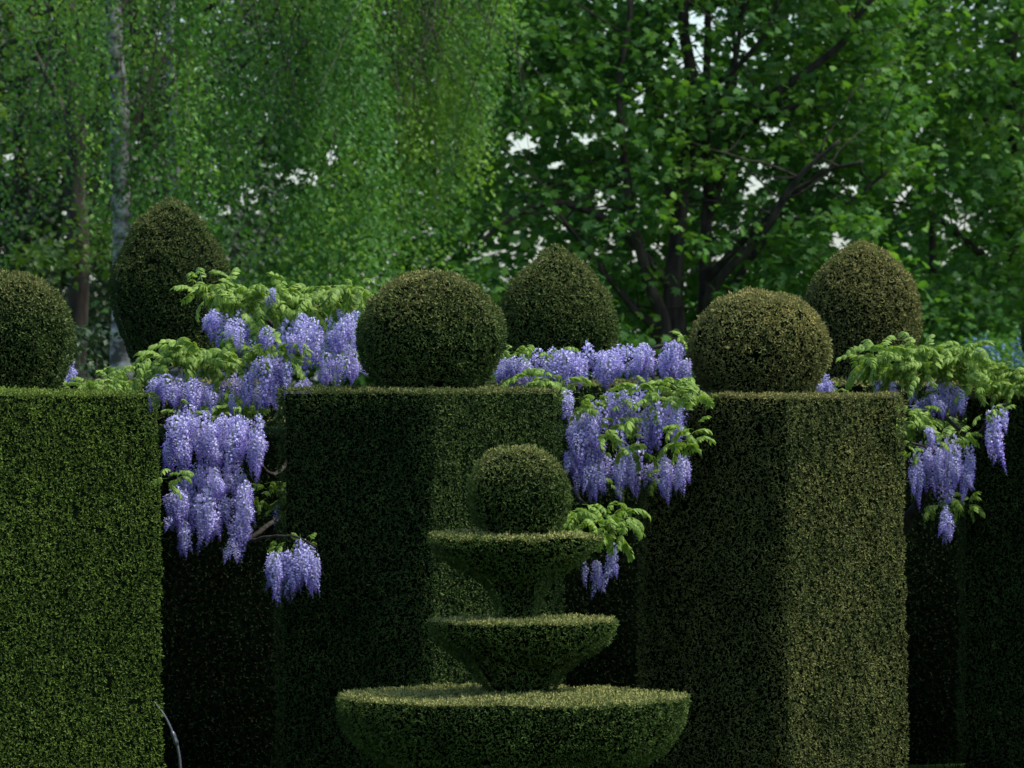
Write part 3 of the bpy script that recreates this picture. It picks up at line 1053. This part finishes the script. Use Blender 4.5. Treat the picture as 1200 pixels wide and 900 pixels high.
def weeping(x0, x1, y0, y1, D0, D1, strands, length, step=.028, spread=.045, seed=0, thin=.42):
    """points of leaves along hanging twigs; twig tops lie inside the given window of the crown"""
    D = rng.uniform(D0, D1, strands)
    px = rng.uniform(x0, x1, strands); py_ = rng.uniform(y0, y1, strands)
    T = np.column_stack([(px - 600) / F * D, D, H + (HORIZON - py_) / F * D])
    T = T[noise3(T * np.array([1, 1, .6]), .42, seed) > thin]
    out = []
    for q in T:
        L = rng.uniform(.4, 1.0) * length
        n = int(L / step)
        s = np.linspace(0, 1, n)
        sway = rng.normal(0, .10, 2)
        out.append(np.column_stack([q[0] + sway[0] * s + rng.normal(0, spread, n), q[1] + sway[1] * s + rng.normal(0, spread, n), q[2] - L * s]))
    return np.concatenate(out)


def clumps(x0, x1, y0, y1, D0, D1, n, per, rad, seed=0, thin=.4, nscale=.8):
    """leaf points gathered in flattened sprays"""
    D = rng.uniform(D0, D1, n)
    px = rng.uniform(x0, x1, n); py_ = rng.uniform(y0, y1, n)
    T = np.column_stack([(px - 600) / F * D, D, H + (HORIZON - py_) / F * D])
    T = T[noise3(T, nscale, seed) > thin]
    out = []
    for q in T:
        m = int(per * rng.uniform(.6, 1.4))
        out.append(q + rng.normal(0, 1, (m, 3)) * np.array([rad, rad, rad * .42]) * rng.uniform(.6, 1.2))
    return np.concatenate(out)


# white birch
t = thing("birch_tree", "weeping birch with a pale peeling trunk behind the left yew bell", "tree", root_at(142, 48.0), "trees behind the garden")
trunk_part(t, "trunk", [(146, 720, 48), (145, 440, 48), (141, 300, 48), (140, 150, 48), (136, 0, 48), (132, -250, 48), (138, -600, 48)], .105, .05, M_birch)
trunk_part(t, "limb", [(141, 200, 48), (180, 90, 48.4), (260, -20, 48.8), (330, -140, 49)], .028, .010, M_bark)
trunk_part(t, "limb", [(139, 120, 48), (100, 40, 48.6), (40, -60, 49.2)], .025, .010, M_bark)
trunk_part(t, "limb", [(138, 20, 48), (190, -80, 48.3), (290, -190, 48.6)], .035, .012, M_bark)
lim = along([[(141, 200, 48), (180, 90, 48.4), (260, -20, 48.8), (330, -140, 49)], [(138, 20, 48), (190, -80, 48.3), (290, -190, 48.6)], [(139, 120, 48), (100, 40, 48.6), (40, -60, 49.2)], [(170, -40, 47), (300, -60, 47.2), (430, -80, 47.4)]], .1)
twigs(t, lim, 90, 2.2, .006, up=-.9, hang=.12, side=.25)
P = np.concatenate([weeping(150, 460, -180, 270, 46.8, 48.6, 1150, 1.2, seed=1, thin=.52), weeping(-60, 150, -160, 190, 47.5, 49.5, 330, 1.1, seed=2, thin=.52),
                    weeping(20, 420, -420, -150, 46.2, 50, 260, 1.4, seed=3), weeping(60, 250, -140, 190, 46.2, 47.7, 190, 1.0, seed=4, thin=.45)])
crown(t, P, rng.uniform(.036, .056, len(P)), birch_v, birch_f, M_birch_leaf, .9, .42, 5)

t = thing("birch_tree", "fresh green weeping birch whose thin trunk hides in its leaves, left of the middle", "tree", root_at(206, 51.0), "trees behind the garden")
trunk_part(t, "trunk", [(212, 700, 51), (208, 400, 51), (204, 150, 51), (202, 0, 51), (205, -500, 51)], .06, .03, M_birch)
trunk_part(t, "limb", [(205, 180, 51), (300, 60, 50.5), (420, -40, 50), (520, -80, 49.6)], .035, .012, M_bark)
trunk_part(t, "limb", [(204, 60, 51), (330, -90, 50.5), (460, -180, 50)], .035, .012, M_bark)
lim = along([[(205, 180, 51), (300, 60, 50.5), (420, -40, 50), (520, -80, 49.6)], [(330, -60, 49.3), (460, -70, 49.2), (590, -60, 49.2)]], .2)
twigs(t, lim, 80, 2.2, .006, up=-.9, hang=.12, side=.25)
P = np.concatenate([weeping(330, 600, -160, 130, 49.2, 51, 1050, 1.2, seed=11, thin=.50), weeping(330, 530, 80, 290, 49.2, 51, 480, 1.0, seed=12, thin=.50),
                    weeping(300, 640, -420, -150, 48.5, 52, 240, 1.4, seed=13), clumps(250, 430, 240, 430, 49, 51, 130, 60, .22, 14)])
crown(t, P, rng.uniform(.036, .058, len(P)), birch_v, birch_f, M_birch_leaf, .9, .55, 15)

# dark trunked lime at far left
t = thing("lime_tree", "lime tree with a thick dark trunk at the photo's left", "tree", root_at(86, 54.0), "trees behind the garden")
trunk_part(t, "trunk", [(92, 680, 54), (90, 300, 54), (88, 150, 54), (83, 40, 54), (78, -100, 54), (82, -500, 54)], .105, .06, M_bark)
trunk_part(t, "limb", [(88, 160, 54), (50, 80, 54.4), (10, 10, 54.6), (-40, -60, 55)], .03, .012, M_bark)
trunk_part(t, "limb", [(84, 40, 54), (120, -40, 53.6), (170, -120, 53.4)], .04, .012, M_bark)
P = np.concatenate([clumps(-90, 200, -150, 330, 52.5, 55.5, 210, 42, .22, 21, .50)])
crown(t, P, rng.uniform(.06, .095, len(P)), birch_v, birch_f, M_lime_leaf, .5, .5, 22)

# many stemmed maple
t = thing("maple_tree", "many stemmed maple fanning dark stems above the wisteria, right of the middle", "tree", root_at(800, 55.0), "trees behind the garden")
STEMS = []
for pts, r0, r1 in [
    ([(798, 690, 55), (796, 420, 55), (790, 330, 55), (796, 250, 55), (806, 120, 55), (806, 0, 55), (800, -200, 55)], .14, .05),
    ([(822, 690, 55.3), (822, 420, 55.3), (826, 330, 55.3), (828, 200, 55.3), (829, 60, 55.3), (830, -150, 55.3)], .11, .03),
    ([(786, 690, 54.7), (782, 410, 54.7), (760, 330, 54.6), (735, 240, 54.5), (728, 120, 54.4), (738, 0, 54.3)], .10, .03),
    ([(778, 690, 54.9), (774, 420, 54.9), (740, 360, 54.7), (700, 310, 54.5), (655, 250, 54.3)], .08, .02),
    ([(796, 300, 55), (780, 200, 55), (765, 90, 55), (757, -40, 55)], .06, .02),
    ([(806, 210, 55), (850, 110, 54.8), (868, 30, 54.7), (880, -60, 54.6)], .055, .02),
    ([(828, 260, 55.3), (850, 190, 55.2), (862, 80, 55.1), (856, -30, 55)], .05, .02),
    ([(812, 400, 55), (842, 330, 54.6), (893, 275, 54.3), (935, 210, 54), (985, 165, 53.8)], .07, .025),
    ([(830, 230, 55.3), (872, 152, 54.9), (900, 135, 54.6), (945, 122, 54.4)], .07, .025),
    ([(905, 112, 54.6), (945, 85, 54.4), (985, 52, 54.2), (1010, 12, 54), (1050, -30, 53.8)], .055, .03),
    ([(826, 330, 55.3), (900, 255, 54.8), (960, 205, 54.4), (1010, 190, 54)], .05, .018),
    ([(812, 420, 55), (900, 280, 55), (980, 245, 54.8), (1040, 200, 54.6)], .05, .018),
    ([(790, 340, 55), (720, 265, 54.6), (650, 238, 54.4), (590, 262, 54.2), (545, 300, 54.1)], .055, .02),
    ([(806, 130, 55), (880, 60, 54.4), (905, 20, 54.2), (915, -40, 54)], .04, .015),
]:
    STEMS.append([(x, y, d - 1.0) for x, y, d in pts])
    trunk_part(t, "stem", STEMS[-1], r0 * .8, r1 * .7, M_bark)
twigs(t, along(STEMS, .45), 90, 1.3, .010)
P = np.concatenate([clumps(540, 770, -180, 420, 52.8, 56.5, 520, 40, .22, 31, .42), clumps(760, 930, -180, 430, 53, 57, 420, 40, .22, 33, .48),
                    clumps(900, 1060, -180, 430, 53, 56.5, 460, 40, .22, 35, .40), clumps(540, 1060, -400, -150, 53, 57, 160, 26, .3, 37, .4)])
crown(t, P, rng.uniform(.045, .098, len(P)), syc_v, syc_f, M_syc_leaf, .55, .45, 32)

t = thing("maple_tree", "broad leaved maple with one dark trunk at the photo's right edge", "tree", root_at(1188, 58.0), "trees behind the garden")
trunk_part(t, "trunk", [(1180, 660, 58), (1182, 400, 58), (1186, 300, 58), (1188, 150, 58), (1186, 20, 58), (1190, -400, 58)], .10, .06, M_bark)
trunk_part(t, "limb", [(1187, 330, 58), (1140, 290, 57.6), (1090, 250, 57.2), (1040, 235, 57)], .05, .015, M_bark)
trunk_part(t, "limb", [(1187, 200, 58), (1140, 120, 57.5), (1075, 60, 57), (1030, 10, 56.6)], .05, .015, M_bark)
trunk_part(t, "limb", [(1083, 420, 57.6), (1092, 330, 57.4), (1090, 250, 57.2)], .06, .03, M_bark)
trunk_part(t, "limb", [(1188, 120, 58), (1230, 40, 57.6), (1290, -30, 57.4)], .045, .015, M_bark)
twigs(t, along([[(1187, 330, 58), (1140, 290, 57.6), (1090, 250, 57.2), (1040, 235, 57)], [(1187, 200, 58), (1140, 120, 57.5), (1075, 60, 57), (1030, 10, 56.6)], [(1188, 300, 58), (1188, 100, 58), (1190, -100, 58)]], .1), 45, 1.3, .010)
P = np.concatenate([clumps(1010, 1290, -180, 430, 55, 59, 660, 38, .23, 41, .40), clumps(1010, 1290, -380, -160, 55, 59, 100, 25, .3, 43, .4)])
crown(t, P, rng.uniform(.05, .105, len(P)), syc_v, syc_f, M_syc_leaf, .55, .38, 42)

# dark evergreen at the left
t = thing("evergreen_tree", "near black evergreen standing in shade behind the left ball", "tree", root_at(30, 62.0), "trees behind the garden")
trunk_part(t, "trunk", [(34, 650, 62), (30, 300, 62), (30, 0, 62), (30, -400, 62)], .14, .06, M_bark)
P = np.concatenate([clumps(-120, 190, -160, 460, 60.5, 64, 420, 60, .28, 51, .18), clumps(100, 340, -160, 440, 62, 66, 330, 60, .28, 52, .28)])
crown(t, P, rng.uniform(.06, .10, len(P)), birch_v, birch_f, M_dark_leaf, .7, .4, 52)

# a far dark wood closing the view
P = np.concatenate([clumps(-200, 580, -250, 470, 76, 84, 1100, 34, .50, 61, .20, 1.6), clumps(500, 1400, -250, 470, 76, 86, 1300, 30, .48, 62, .40, 1.6),
                    clumps(-200, 1400, 330, 520, 74, 80, 330, 34, .5, 63, .25, 1.6)])
P = P[~in_gap(P, .35)]
g = Geo()
g.scatter(birch_v * np.array([1.5, 1, 1]), birch_f, leaf_axes(len(P), .5), P, rng.uniform(.12, .2, len(P)), 0, np.clip(rng.normal(.3, .2, len(P)) + (noise3(P, 1.5, 66) - .5) * .6, 0, 1))
w = obj("woods", g.mesh("woods", [M_syc_leaf]), kind="stuff")
w["label"] = "dark far-off wood seen through the gaps of the trees"
w["category"] = "woods"

# undergrowth shrub by the birch, and a blue flowering shrub at the right
t = thing("shrub", "dim leafy shrub by the birch trunk beside the left ball", "shrub", root_at(95, 42.0))
for k in range(7):
    trunk_part(t, "stem", [(92 + k * 1, 740, 42), (85 + k * 3, 560, 42), (72 + k * 7, 420 + (k % 3) * 14, 42 - .05 * k)], .014, .004, M_bark)
P = clumps(62, 118, 388, 560, 41.5, 42.5, 40, 30, .10, 71, .2)
crown(t, P, rng.uniform(.035, .06, len(P)), birch_v, birch_f, M_dark_leaf, .5, .7, 72, "foliage")

t = thing("shrub", "blue flowering shrub blurred behind the wisteria at the right edge", "shrub", root_at(1170, 50.0))
for k in range(6):
    trunk_part(t, "stem", [(1170 + k * 2, 700, 50), (1150 + k * 8, 560, 50), (1125 + k * 16, 420 + (k % 3) * 14, 50 - .05 * k)], .016, .004, M_bark)
P = clumps(1120, 1235, 400, 560, 49.4, 50.6, 110, 45, .16, 75, .2)
crown(t, P, rng.uniform(.035, .06, len(P)), birch_v, birch_f, M_syc_leaf, .5, .35, 76, "foliage")
T = [(1152, 404), (1164, 412), (1192, 414), (1200, 402), (1196, 426)]
for x, y in T:
    q = at(x, y, 49.3) - np.array(t.location)
    pts = q + rng.normal(0, 1, (60, 3)) * np.array([.05, .05, .045])
    g = Geo()
    g.scatter(birch_v, birch_f, leaf_axes(60, .2), pts, rng.uniform(.022, .036, 60), 0, rng.uniform(0, 1, 60))
    obj("blossom", g.mesh("blossom", [M_blue]), t)
